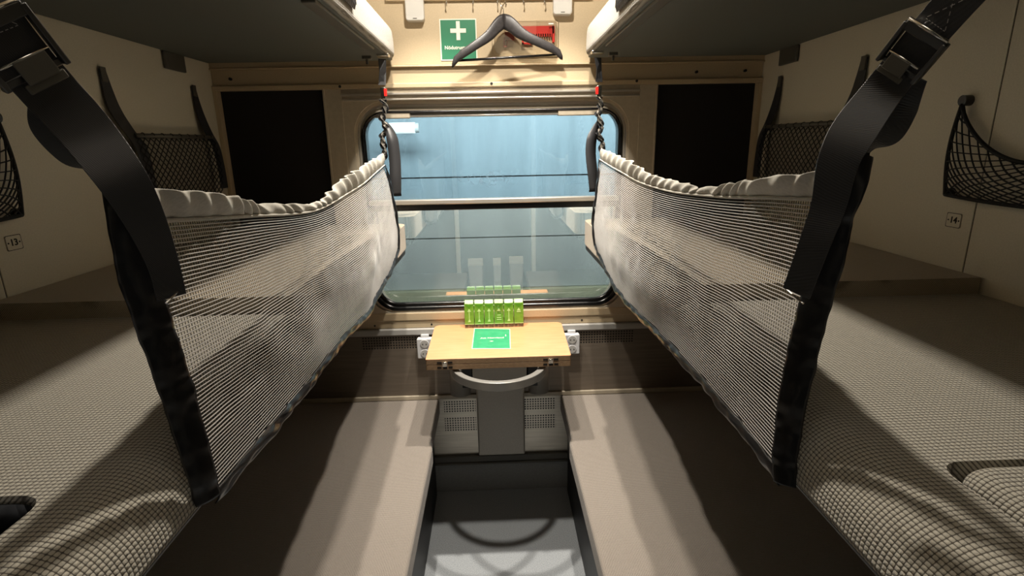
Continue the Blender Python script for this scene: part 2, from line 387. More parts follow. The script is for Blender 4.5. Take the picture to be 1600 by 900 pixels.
# window
win = struct(MB().ring(rrect(-.545, .545, .845, 1.706, .004), rrect(-.512, .512, .853, 1.664, (.10, .10, .12, .12)), D-.002, D+.05).build('window_1', 'alu'))
for k, (x, zt, zb, r, y0, y1, wdt, mat) in enumerate(((.512, 1.664, .853, .115, D+.006, D+.05, .012, 'alu'), (.500, 1.652, .855, .105, D+.014, D+.05, .010, 'alu2'),
                                          (.490, 1.644, .857, .10, D+.020, D+.05, .014, 'alu'))):
    o_ = rrect(-x-.001, x+.001, zb-.001, zt+.001, r+.001); i_ = rrect(-x+wdt-.003, x-wdt+.003, zb+.004, zt-wdt, r-wdt*.6)
    MB().ring(o_, i_, y0, y1).build('frame_step', mat, win)
MB().box(-.545, .545, D-.014, D, 1.682, 1.690).box(-.545, .545, D-.010, D, 1.664, 1.671).build('top_rail', 'alu2', win, bevel=.002)
g = MB()
for rr, off, yy in ((.0115, .000, D+.012), (.0095, .016, D+.018)):
    pts = [(x, yy, z) for x, z in rrect(-.484+off*.3, .484-off*.3, .866+off, 1.624-off*.1, .085, 10)]
    nn = len(pts); rad = [rr if p[2] < 1.0 else rr*.42 for p in pts]
    g.tube(pts, rad, 8, closed=True)
g.build('rubber_gasket', 'rubber', win, smooth=True)
sash = MB().box(-.478, .478, D+.022, D+.05, 1.606, 1.632).box(-.31, .30, D+.016, D+.03, 1.606, 1.613).build('sash_rail', 'alu2', win, bevel=.002)
MB().box(-.40, -.305, D+.010, D+.03, 1.602, 1.626).box(.245, .40, D+.010, D+.03, 1.602, 1.626).build('window_catch', 'alu', win, bevel=.003)
MB().box(-.484, .484, D+.004, D+.05, 1.283, 1.302).build('cross_bar', 'alu2', win, bevel=.004, seg=3)
MB().box(-.484, .484, D+.012, D+.05, 1.260, 1.284).build('cross_bar_seal', 'rubber', win, bevel=.003)
MB().box(-.484, .484, D+.034, D+.038, 1.29, 1.63).build('upper_pane', 'glass_up', win)
MB().ring(rrect(-.50, .50, .852, 1.645, .09), rrect(-.484, .484, .866, 1.626, .085), D+.048, D+.10).build('reveal', 'rubber', win)
MB().box(-.484, .484, D+.060, D+.064, .86, 1.27).build('lower_pane', 'glass_lo', win)

# outside: a neighbouring railway carriage
P1 = hit(760, 276, 1, 3.9).z; P2 = hit(760, 371, 1, 3.9).z; P3 = hit(800, 449, 1, 3.9).z
car = thing('railway_carriage', 'pale blue carriage side standing outside the window', 'train', (0, 3.9, P3-1.2))
b = MB(); zs = [P3+.0, P2-.004, P2+.004, P1-.005, P1+.005, 1.98, 1.99, 3.2]
for i in range(0, len(zs)-1, 2): b.box(-3, 3, 3.9, 4.0, zs[i], zs[i+1])
b.build('side_panel', 'train', car)
MB().box(-3, 3, 3.912, 4.0, P3, 3.2).build('panel_joint', 'groove', car)
MB().box(-3, 3, 3.84, 4.0, P3-1.2, P3-.004).build('skirt', 'train_skirt', car)
lo = hit(630, 200, 1, 3.55)
fl = thing('tube_lamp', 'short white tube lamp shining outside behind the upper pane', 'lamp', (lo.x, 3.55, lo.z))
MB().tube([(lo.x-.085, 3.55, lo.z), (lo.x+.075, 3.55, lo.z)], .034, 16).build('glowing_tube', 'tube', fl, smooth=True)
MB().tube([(lo.x+.075, 3.55, lo.z), (lo.x+.10, 3.55, lo.z)], .03, 16).build('end_cap', 'white', fl)
MB().box(lo.x-.01, lo.x+.01, 3.57, 3.895, lo.z-.01, lo.z+.01).build('bracket', 'frame_grey', fl)
struct(MB().box(-4, 4, 2.3, 4.5, P3-1.25, P3-1.2).build('track_bed', 'frame_grey'))

# ceiling lamps (out of frame, they light the room)
for k, (p, s_, e) in enumerate(LAMPS):
    lm = thing('ceiling_lamp', ['round ceiling lamp nearest the door', 'round ceiling lamp by the window, over the left berths', 'round ceiling lamp by the window, over the right berths'][k], 'lamp', (p[0], p[1], 2.5))
    MB().tube([(p[0], p[1], 2.466), (p[0], p[1], 2.5)], .055, 24).build('housing', 'white', lm)

# ================================================================ BERTHS
def slab(outline, z0, z1, bev, seg, name, mat, parent, botbev=.004, puff=0, front=0):
    """cushion: outline (x,y) extruded, upper edge rounded"""
    me = bpy.data.meshes.new(name); bm = bmesh.new()
    vs = [bm.verts.new((x, y, z1)) for x, y in outline]; f = bm.faces.new(vs)
    ex = bmesh.ops.extrude_face_region(bm, geom=[f]); low = [v for v in ex['geom'] if isinstance(v, bmesh.types.BMVert)]
    for v in low: v.co.z = z0
    bm.edges.ensure_lookup_table()
    top = [e for e in bm.edges if all(abs(v.co.z-z1) < 1e-6 for v in e.verts)]
    bot = [e for e in bm.edges if all(abs(v.co.z-z0) < 1e-6 for v in e.verts)]
    if front:
        big = [e for e in top if all(abs(v.co.x) < front+.001 for v in e.verts)]; top = [e for e in top if e not in big]
        bmesh.ops.bevel(bm, geom=big, offset=puff, segments=10, profile=.5, affect='EDGES', clamp_overlap=True)
        top = [e for e in bm.edges if all(abs(v.co.z-z1) < 1e-6 for v in e.verts) and e.calc_length() > .0001 and len(e.link_faces) == 2
               and min(f.normal.z for f in e.link_faces) < .3 and max(f.normal.z for f in e.link_faces) > .9]
    bmesh.ops.bevel(bm, geom=top, offset=bev, segments=seg, profile=.5, affect='EDGES', clamp_overlap=True)
    bot = [e for e in bm.edges if all(abs(v.co.z-z0) < 1e-6 for v in e.verts)]
    bmesh.ops.bevel(bm, geom=bot, offset=botbev, segments=2, profile=.5, affect='EDGES', clamp_overlap=True)
    bmesh.ops.recalc_face_normals(bm, faces=bm.faces)
    for f in bm.faces: f.smooth = True
    bm.to_mesh(me); bm.free()
    try: me.set_sharp_from_angle(angle=.7)
    except Exception: pass
    o = bpy.data.objects.new(name, me); COL.objects.link(o); me.materials.append(M[mat])
    wn = o.modifiers.new('normals', 'WEIGHTED_NORMAL'); wn.keep_sharp = True; wn.weight = 100
    if parent: o.parent = parent; o.matrix_parent_inverse = parent.matrix_world.inverted()
    return o
def rpoly(pts, n=6):
    """outline with per-corner radii: (x, y, r)"""
    out = []; m = len(pts)
    for i, (x, y, r) in enumerate(pts):
        p = Vector((x, y)); a = Vector(pts[i-1][:2])-p; b = Vector(pts[(i+1) % m][:2])-p
        if r <= 0: out.append((x, y)); continue
        A = p+a.normalized()*r; B = p+b.normalized()*r
        for k in range(n+1):
            t = k/n; q = A*(1-t)**2+p*2*t*(1-t)+B*t**2; out.append((q.x, q.y))
    return out
XM = .338      # inner edge of the middle berths
def middle_berth(s):
    t = thing('middle_berth', 'grey-brown waffle-upholstered middle berth on the %s, behind the safety net' % SIDE[s], 'berth', (s*.68, 1.0, 1.10), 'pair of middle berths')
    MB().box(s*.36, s*.995, -.12, 2.04, 1.100, 1.125).box(s*(XM+.008), s*.372, -.12, 2.02, 1.102, 1.125).build('base_frame', 'frame_dark', t, bevel=.006)
    o = rpoly([(s*XM, -.12, 0), (s*.432, -.12, 0), (s*.432, .456, .03), (s*.955, .456, .03), (s*.955, -.12, 0), (s*.995, -.12, 0), (s*.995, 1.035, 0), (s*XM, 1.035, 0)])
    slab(o, 1.112, 1.185, .012, 4, 'seat_cushion', 'waffle', t, .010, .062, XM)
    o = rpoly([(s*XM, 1.030, 0), (s*XM, 2.035, .05), (s*.995, 2.035, .01), (s*.995, 1.030, 0)])
    slab(o, 1.125, 1.219, .015, 5, 'head_cushion', 'raised', t, .01, .05, XM)
    if s < 0:
        hole = lambda d: rpoly([(-.432-d, -.118, 0), (-.432-d, .456-d, .03), (-.955+d, .456-d, .03), (-.955+d, -.118, 0)])
        g = MB(); a_, b_ = hole(-.0005), hole(.0025); n_ = len(a_)
        for i in range(n_-1):
            g.add([(a_[i][0], a_[i][1], 1.126), (a_[i+1][0], a_[i+1][1], 1.126), (b_[i+1][0], b_[i+1][1], 1.178), (b_[i][0], b_[i][1], 1.178)], [(0, 1, 2, 3)])
        g.build('black_lining', 'rubber', t, solid=.001)
    if s > 0:
        o = rpoly([(.439, -.1, 0), (.439, .446, .035), (.94, .446, .03), (.94, -.1, 0)])
        slab(o, 1.125, 1.194, .022, 5, 'inset_cushion', 'waffle', t, .01)
    return t
def lower_berth(s):
    t = thing('lower_berth', 'brown-grey ribbed lower berth seat on the %s of the floor strip' % SIDE[s], 'berth', (s*.62, 1.0, 0), 'pair of lower berths')
    o = rpoly([(s*.244, -.12, 0), (s*.244, 1.69, .01), (s*.256, 1.725, .01), (s*.256, 2.062, .012), (s*.995, 2.062, 0), (s*.995, -.12, 0)], 3)
    slab(o, .405, .47, .012, 4, 'seat_cushion', 'lower', t, .006)
    MB().box(s*.29, s*.995, -.12, 2.06, .0, .395).build('seat_box', 'frame_dark', t, bevel=.004)
    MB().box(s*.268, s*.995, -.12, 2.055, .39, .405).build('seat_board', 'frame_grey', t)
    return t
XU = .336
def upper_berth(s):
    t = thing('upper_berth', 'upper berth on the %s with dark underside, seen from below' % SIDE[s], 'berth', (s*.68, 1.0, 1.79), 'pair of upper berths')
    MB().box(s*(XU+.012), s*.995, -.12, 2.045, 1.796, 1.816).build('underside_board', 'under', t, bevel=.004)
    # end-rounded mattress, round inner edge
    prof = [(.012, 1.800), (.001, 1.808), (0.0, 1.832), (.001, 1.866), (.006, 1.890), (.024, 1.903), (.075, 1.908)]
    def fn(u, v):
        y = lerp(-.12, 2.05, u); e = max(0, (y-(2.05-.05))/.05); k = 1-math.sqrt(max(0, 1-e*e))
        dx, z = interp([(i/6,)+p for i, p in enumerate(prof)], v)
        return (s*(XU+dx+.045*k), y if e < 1 else 2.05, z)
    g = MB(); us = 90
    g.grid(lambda u, v: fn(1-(1-u)**2.2, v), us, 18)
    g.grid(lambda u, v: (s*lerp(XU+.381*0+.381, .995, u) if 0 else s*lerp(XU+.381, .995, u), lerp(2.05, 2.05, v), lerp(1.80, 1.90, v)), 1, 1)
    o = g.build('mattress', 'ticking', t, smooth=True, solid=.004)
    MB().box(s*(XU+.05), s*.995, -.12, 2.045, 1.817, 1.90).build('mattress_core', 'ticking', t)
    # rolled-up mesh covering the nearer length of the mattress edge
    e = hit(557 if s < 0 else 963, 42, 0, s*(XU-.008)).y
    def nf(u, v):
        y = lerp(.2, e, u); a = lerp(-.35, PI*.62, v); wv = .0016*math.sin(y*420)
        return (s*(XU+.030-(.040+wv)*math.cos(a)), y+.03*v, 1.842+(.050+wv)*math.sin(a))
    MB().grid(nf, 520, 12).build('rolled_net', 'binding', t, smooth=True)
    g = MB()
    for i in range(150):
        y = lerp(.75, e-.004, i/149)
        g.tube([tuple(Vector(nf((y-.2)/(e-.2), v))+Vector((-s*.0012, 0, 0))) for v in (.1, .3, .5, .7, .9)], .0009, 4)
    g.build('net_cords', 'thread_dark', t)
    MB().box(s*(XU+.02), s*(XU+.05), 1.22, 1.78, 1.789, 1.797).build('edge_bracket', 'frame_grey', t, bevel=.002)
    # strap eye at the far end
    MB().box(s*.335, s*.375, 1.895, 1.925, 1.788, 1.797).build('strap_eye', 'chrome', t, bevel=.002)
    MB().box(s*.40, s*.43, 1.93, 1.95, 1.786, 1.797).tube([(s*.415, 1.94, 1.77), (s*.415, 1.94, 1.79)], .005, 8).build('latch', 'frame_grey', t, bevel=.002)
    vy = 1.78 if s < 0 else 1.83
    MB().box(s*.988, s*.998, vy, vy+.11, 1.745, 1.797).build('wall_bracket', 'frame_grey', t, bevel=.003)
    return t
for s in (-1, 1): lower_berth(s); middle_berth(s); upper_berth(s)
# dark speckled blanket in the opening of the left berth
def bl(u, v):
    x = lerp(-.438, -.93, u); y = lerp(-.08, .440, v); k = max(0, math.sin(PI*min(max(u, 0), 1)))**.16*max(0, math.sin(PI*v))**.2
    return (x, y, 1.127+.056*k+.012*noise.noise(Vector((x*14, y*14, 0)))*k)
bk = MB().grid(bl, 40, 40).build('folded_blanket', 'blanket', smooth=True, solid=.004)
tag(bk, 'dark speckled blanket lying in the black opening of the left middle berth', 'blanket')

# ================================================================ SAFETY NETS
XN = .345
def lean(y):                      # the near end of the net folds over towards the aisle
    t = min(1, max(0, (y-.60)/.26)); return 1-t*t*(3-2*t)
def bulge(s, y, k=.03, base=XN, fold=0): return s*(base-fold*lean(y)+k*math.sin(PI*min(1, max(0, (y-.56)/1.3))))
def profile(s, px, k, base=XN, fold=0):
    rows = []
    for x, y in px:
        X = s*XN
        for _ in range(12):
            p = hit(x, y, 0, X); X = bulge(s, p.y, k, base, fold)
        rows.append((p.y, X, p.z))
    return rows
PX = {-1: dict(top=[(222, 293), (290, 297), (360, 305), (400, 317), (440, 318), (480, 318), (502, 312), (525, 287), (550, 270), (565, 260), (597, 240)],
               seam=[(232, 345), (340, 340), (400, 337), (450, 335), (487, 330), (510, 321), (537, 305), (567, 286), (585, 270), (599, 258)],
               bot=[(330, 780), (380, 722), (427, 669), (495, 586), (520, 551), (550, 516), (575, 491), (592, 456), (610, 424), (621, 392)],
               far=[(599, 258), (607, 282), (613, 312), (619, 345), (622, 370), (621, 392)]),
      1: dict(top=[(1290, 265), (1200, 277), (1150, 285), (1095, 293), (1075, 287), (1050, 281), (1015, 271), (985, 252), (962, 241), (941, 232)],
              seam=[(1285, 311), (1200, 308), (1150, 308), (1112, 306), (1050, 299), (1000, 284), (975, 270), (955, 259), (939, 249)],
              bot=[(1228, 752), (1165, 676), (1105, 606), (1045, 540), (1010, 505), (985, 480), (962, 450), (940, 405), (932, 385)],
              far=[(939, 249), (936, 275), (932, 310), (928, 345), (929, 370), (932, 385)])}
def resample(rows, n=60):
    """arc-length table over u in 0..1"""
    P = [Vector((r[1], r[0], r[2])) for r in rows]; d = [0]
    for a, b_ in zip(P, P[1:]): d.append(d[-1]+(b_-a).length)
    tab = [(di/d[-1], *p) for di, p in zip(d, P)]
    return tab
def make_net(s):
    t = thing('safety_net', 'grey mesh safety net with pale gathered hem in front of the %s middle berth' % SIDE[s], 'net', (s*XN, .57, 1.09), 'pair of safety nets')
    q = PX[s]
    seam = resample(profile(s, q['seam'], .035, XN, .010)); top = resample(profile(s, q['top'], .035, XN, .032)); bot = resample(profile(s, q['bot'], -.008, .332))
    near0 = Vector(interp(seam, 0)); near1 = Vector(interp(bot, 0))
    far = resample([(p.y, p.x, p.z) for p in [hit(x, y, 0, s*(XN-.012*math.sin(PI*i/5))) for i, (x, y) in enumerate(q['far'])]])
    c00, c01 = near0, near1; c10, c11 = Vector(interp(seam, 1)), Vector(interp(bot, 1))
    f0, f1 = Vector(interp(far, 0)), Vector(interp(far, 1))
    def surf(u, v):
        T = Vector(interp(seam, u)); B = Vector(interp(bot, u)); Nn = c00.lerp(c01, v)
        F = Vector(interp(far, v))+(c10-f0)*(1-v)+(c11-f1)*v
        p = T*(1-v)+B*v+Nn*(1-u)+F*u-(c00*(1-u)*(1-v)+c10*u*(1-v)+c01*(1-u)*v+c11*u*v)
        k = math.sin(PI*u)*math.sin(PI*v)
        n1 = noise.noise(Vector((u*5+s*3, v*2.2, 0)))*.018+noise.noise(Vector((u*16+9*s, v*5, 3)))*.006
        n2 = noise.noise(Vector((u*30, v*16, 7+s)))*.0016*math.sin(PI*v)
        q_ = p+Vector((s*(-.016*k)+n1*k, 0, n2))
        lim = lerp(.329, .345, min(1, max(0, (q_.z-1.19)/.06)))
        if q_.z < 1.25 and abs(q_.x) > lim: q_.x = s*lim
        return q_
    tab = [[surf(i/64, j/24) for j in range(25)] for i in range(65)]
    def sf(u, v):
        a = u*64; i = min(int(a), 63); fa = a-i; b_ = v*24; j = min(int(b_), 23); fb = b_-j
        return tab[i][j].lerp(tab[i+1][j], fa).lerp(tab[i][j+1].lerp(tab[i+1][j+1], fa), fb)
    # lengthwise strands
    g = MB(); NL = 68; NU = 110
    for k in range(NL+1):
        v = (k+.5)/(NL+1); pts = [sf(i/NU, v) for i in range(NU+1)]
        wd = []
        for i in range(NU+1):
            d = sf(i/NU, min(1, v+.02))-sf(i/NU, max(0, v-.02)); wd.append(d.normalized()*.00110)
        g.tube(pts, .0013, 6, .00078)
    g.build('lengthwise_threads', 'thread', t, smooth=True)
    g = MB(); NC = 235
    for k in range(NC+1):
        u = (k+.5)/(NC+1); pts = [sf(u, j/24)+Vector((s*.0006, 0, 0)) for j in range(25)]
        wd = [(sf(min(1, u+.01), j/24)-sf(max(0, u-.01), j/24)).normalized()*.00022 for j in range(25)]
        g.ribbon(pts, wd, .0006)
    g.build('cross_threads', 'thread_dark', t)
    # gathered hem, a folded band of cloth above the seam
    def hem(u, v):
        A = Vector(interp(seam, u)); Tp = Vector(interp(top, u)); a = 2*PI*v
        h = (1-math.cos(a))/2; side = math.sin(a)
        ph = u*150+6*noise.noise(Vector((u*9, s, 0)))+h*2.2; amp = .0045*(.35+h)*(.4+.8*abs(noise.noise(Vector((u*6, 5*s, 2)))*2))
        th = .0042+.002*math.sin(PI*h); c = A.lerp(Tp, h)
        top_w = .0035*noise.noise(Vector((u*28, s*2, 9)))*h
        return c+Vector((-s*(side*th+amp*math.sin(ph)), 0, top_w+.0016*math.sin(ph*.5)*h))
    MB().grid(hem, 420, 20).build('gathered_hem', 'hem', t, smooth=True)
    MB().tube([Vector(interp(seam, i/90))+Vector((-s*.004, 0, 0)) for i in range(91)], .0022, 6).build('seam_cord', 'hem', t, smooth=True)
    # black tape along the bottom and the far upright
    def band(fn, n, wfn, name, mat='binding', crease=.004):
        pts = [fn(i/n) for i in range(n+1)]; ww = [wfn(i/n) for i in range(n+1)]
        def g2(u, v):
            i = u*n; a = min(int(i), n-1); f = i-a; p = pts[a].lerp(pts[a+1], f); w_ = ww[a].lerp(ww[a+1], f)
            b_ = 2*v-1; k = crease*(noise.noise(p*38+Vector((0, 0, v*2)))+.5*math.sin(u*n*.9)*abs(b_))
            return p+w_*b_+Vector((-s*(.002+k+.004*(1-b_*b_)), 0, 0))
        return MB().grid(g2, n*3, 8).build(name, mat, t, smooth=True, solid=.0016)
    dn = lambda u: (sf(u, 1)-sf(u, .95)).normalized()
    band(lambda u: sf(u, 1)-dn(u)*.003, 60, lambda u: dn(u)*.009, 'bottom_tape')
    band(lambda v: sf(1, v), 30, lambda v: Vector((0, .010, 0)), 'far_tape')
    return t, sf, seam, top
NETS = {s: make_net(s) for s in (-1, 1)}

# ---- near webbing: side tape of the net, adjusting strap with buckle
def path3(s, rows):
    """rows (px, py, plane x, half width, turn) -> centre points and half-width vectors, band turned to face the aisle"""
    P = [hit(x, y, 0, s*X) for x, y, X, wd, a in rows]
    tb = [(i,)+tuple(p)+(rows[i][3], rows[i][4]) for i, p in enumerate(P)]
    n = (len(P)-1)*10; pts = []; wv = []
    raw = [interp(tb, i/10) for i in range(n+1)]
    for i, r in enumerate(raw):
        p = Vector(r[:3]); a = Vector(raw[min(i+1, n)][:3])-Vector(raw[max(i-1, 0)][:3]); tt = a.normalized()
        e = tt.cross(Vector((-s*.75, -.65, 0))).normalized(); e = Matrix.Rotation(r[4], 3, tt) @ e
        pts.append(p); wv.append(e*r[3])
    return pts, wv
NEAR = {-1: dict(tape=[(172, 240, 0.3350, 0.0112, .9), (192, 318, 0.3275, 0.0133, .3), (204, 380, 0.3275, 0.0147, 0), (222, 450, 0.3275, 0.0154, .1), (247, 525, 0.3275, 0.0154, 0), (276, 610, 0.3275, 0.0154, 0), (300, 690, 0.3275, 0.0147, 0), (326, 782, 0.3275, 0.0133, 0)],
                 strap=[(-90, -50, .37, .020, 0), (-32, 18, .366, .020, 0), (14, 76, .362, .020, 0), (72, 142, .358, .0205, 0), (130, 206, .345, .0205, .05), (188, 284, .322, .0185, .25), (224, 350, .316, .0155, .25), (249, 412, .310, .0125, .2), (262, 462, .310, .0125, 0)],
                 loop=[(62, 138, .372, .006, .2), (88, 190, .37, .018, .3), (118, 240, .37, .014, .6), (156, 262, .366, .009, 1.0), (186, 290, .362, .010, .8)],
                 tip=[(252, 470), (276, 445)], buck=2),
        1: dict(tape=[(1345, 235, 0.3350, 0.0112, -.9), (1326, 290, 0.3275, 0.0140, -.3), (1305, 345, 0.3275, 0.0147, 0), (1292, 410, 0.3275, 0.0154, 0), (1272, 480, 0.3275, 0.0154, .1), (1252, 560, 0.3275, 0.0154, 0), (1236, 640, 0.3275, 0.0147, 0), (1228, 700, 0.3275, 0.0140, 0), (1226, 756, 0.3275, 0.0126, 0)],
                strap=[(1545, -45, .372, .0155, 0), (1492, 12, .368, .0155, 0), (1432, 82, .362, .0155, 0), (1388, 138, .358, .017, 0), (1345, 196, .335, .019, -.1), (1316, 250, .318, .017, -.5), (1300, 320, .316, .0145, -.3), (1276, 385, .308, .0135, 0), (1250, 455, .308, .0135, 0)],
                loop=[(1436, 122, .372, .006, -.2), (1402, 165, .37, .016, -.4), (1384, 208, .37, .014, -.6), (1352, 228, .366, .010, -1.0), (1330, 250, .362, .010, -.8)],
                tip=[(1232, 445), (1262, 470)], buck=2)}
for s in (-1, 1):
    q = NEAR[s]; net = NETS[s][0]
    pts, wv = path3(s, q['tape'])
    n = len(pts)-1
    def tp(u, v):
        i = u*n; a = min(int(i), n-1); f = i-a; p = pts[a].lerp(pts[a+1], f); w_ = wv[a].lerp(wv[a+1], f); b_ = 2*v-1
        nn = w_.cross(pts[a+1]-pts[a]).normalized()
        if nn.x*s > 0: nn = -nn
        k = .0045*noise.noise(p*30)+.0025*noise.noise(p*70)*abs(b_)
        return p+w_*(b_*(1+.08*noise.noise(Vector((p.z*40, v, 0)))))+nn*(k+.003*(1-b_*b_))
    MB().grid(tp, n*3, 12).build('near_side_tape', 'binding', net, smooth=True, solid=.002)
    st = thing('adjusting_strap', 'wide black webbing strap with metal buckle at the near end of the %s net' % SIDE[s], 'strap', tuple(hit(*q['strap'][-1][:2], 0, s*.344)), 'near webbing straps')
    pts2, wv2 = path3(s, q['strap']); fwd = Vector((-s*.75, -.65, 0)).normalized()
    off = fwd*.010
    MB().ribbon([p+off for p in pts2], wv2, .0022).build('webbing', 'webbing', st, smooth=False, bevel=.0004)
    pl, wl_ = path3(s, q['loop']); MB().ribbon([p-fwd*.004 for p in pl], wl_, .002).build('slack_loop', 'webbing', st)
    # bright edge at the strap's end
    a_, b_ = [hit(x, y, 0, s*.308)+off*1.2 for x, y in q['tip']]
    MB().tube([a_, (a_+b_)/2+fwd*.001, b_], .0011, 6).build('metal_tip', 'chrome', st)
    # stitches near the top
    g = MB(); i0 = 10; c = pts2[i0]+off+fwd*.0018; ex = wv2[i0]*.62; ey = (pts2[i0+1]-pts2[i0-1]).normalized()*.016
    for (ax, ay, bx, by) in ((-1, -1, 1, 1), (-1, 1, 1, -1), (-1, -1, 1, -1), (-1, 1, 1, 1)):
        for k in range(7):
            t0 = (k+.15)/7; t1 = (k+.7)/7
            g.tube([c+ex*lerp(ax, bx, t0)+ey*lerp(ay, by, t0), c+ex*lerp(ax, bx, t1)+ey*lerp(ay, by, t1)], .00035, 4)
    # placed above the buckle
    g.build('stitching', 'thread', st)
    # buckle
    i0 = q['buck']*10; c = pts2[i0]+off; t_ = (pts2[i0+1]-pts2[i0-1]).normalized(); e = wv2[i0].normalized(); nn = t_.cross(e).normalized()
    if nn.dot(fwd) < 0: nn = -nn
    c = c+nn*.003
    k_ = wv2[i0].length/.0165
    def OB(g, ce, ct, cn, he, ht, hn): g.obox(c+e*ce*k_+t_*ct*k_+nn*cn, e*he*k_, t_*ht*k_, nn*hn)
    bk_ = MB()
    for sgn in (-1, 1): OB(bk_, .0190*sgn, 0, .001, .0018, .019, .0045)
    OB(bk_, 0, -.0165, .0035, .0190, .0042, .0012)
    OB(bk_, 0, .0170, -.003, .0190, .0025, .0012)
    bo = bk_.build('buckle_frame', 'gunmetal', st, bevel=.001, seg=2)
    MB().tube([c-t_*.0215*k_-e*.019*k_+nn*.0035, c-t_*.0215*k_+e*.019*k_+nn*.0035], .0017, 8).build('bright_edge', 'chrome', bo, smooth=True)
    MB().tube([c+t_*.006*k_-e*.015*k_+nn*.0045, c+t_*.006*k_+e*.015*k_+nn*.0045], .0013, 8).build('buckle_bar', 'chrome', bo, smooth=True)
    g = MB(); OB(g, .002*s, .013, .0055, .010, .0075, .001); OB(g, .002*s, .0225, .004, .0125, .003, .001)
    g.build('release_lever', 'frame_grey', bo, bevel=.001)
    # far hanging strap with red-tabbed catch
    far = {-1: dict(p=[(597, 92), (598, 112), (597, 133)], b=(599, 146), q=[(598, 156), (602, 170), (597, 186), (603, 200), (597, 214), (600, 232), (600, 250)], tail=[(600, 190, 1.91), (607, 200, 1.90), (613, 218, 1.89), (617, 250, 1.885), (618, 280, 1.88), (618, 305, 1.88)]),
           1: dict(p=[(934, 90), (936, 108), (936, 128)], b=(936, 143), q=[(936, 152), (938, 166), (934, 180), (939, 196), (935, 210), (940, 222), (940, 240)], tail=[(938, 186, 1.91), (931, 198, 1.90), (925, 215, 1.89), (923, 240, 1.885), (926, 270, 1.88), (929, 298, 1.88)])}[s]
    fs = thing('hanging_strap', 'thin black strap with red catch at the window end of the %s net' % SIDE[s], 'strap', tuple(hit(*far['q'][-1], 1, 1.9)), 'far webbing straps')
    P = [hit(x, y, 1, 1.905) for x, y in far['p']]
    MB().ribbon(P, [Vector((.012, 0.004, 0)), Vector((.009, .008, 0)), Vector((.012, .003, 0))], .003).build('upper_webbing', 'webbing', fs)
    B = hit(*far['b'], 1, 1.905)
    cb_ = MB().obox(B, (.0085, 0, 0), (0, .007, 0), (0, 0, .019)).build('catch_body', 'chrome', fs, bevel=.002)
    MB().obox(B+Vector((-s*.0085 if s > 0 else .0085, -.0075, .002)), (.005, 0, 0), (0, .003, 0), (0, 0, .012)).build('release_button', 'red', cb_, bevel=.001)
    Q = [hit(x, y, 1, 1.905-.01*(i/6)) for i, (x, y) in enumerate(far['q'])]
    tb = [(i,)+tuple(p) for i, p in enumerate(Q)]; pp = [Vector(interp(tb, i/8)) for i in range(49)]
    MB().ribbon(pp, [Matrix.Rotation(i*.42, 3, 'Z') @ Vector((.0125, 0, 0)) for i in range(49)], .002).build('twisted_webbing', 'webbing', fs, smooth=True)
    MB().ribbon([p+Vector((.002, -.004, 0)) for p in pp[::2]], [Matrix.Rotation(1+i*.84, 3, 'Z') @ Vector((.0095, 0, 0)) for i in range(25)], .0012).build('silver_yarn', 'alu2', fs, smooth=True)
    T = [hit(x, y, 1, Y) for x, y, Y in far['tail']]; tb = [(i,)+tuple(p) for i, p in enumerate(T)]
    pp = [Vector(interp(tb, i/6)) for i in range(31)]
    MB().ribbon(pp, [Vector((lerp(.006, .0185, min(1, i/12)), .006, 0)) for i in range(31)], .002).build('loose_tail', 'webbing', fs, smooth=True)
    MB().obox(pp[-1], (.020, .004, 0), (0, .003, 0), (0, 0, .0035)).build('tail_stop', 'rubber', fs)

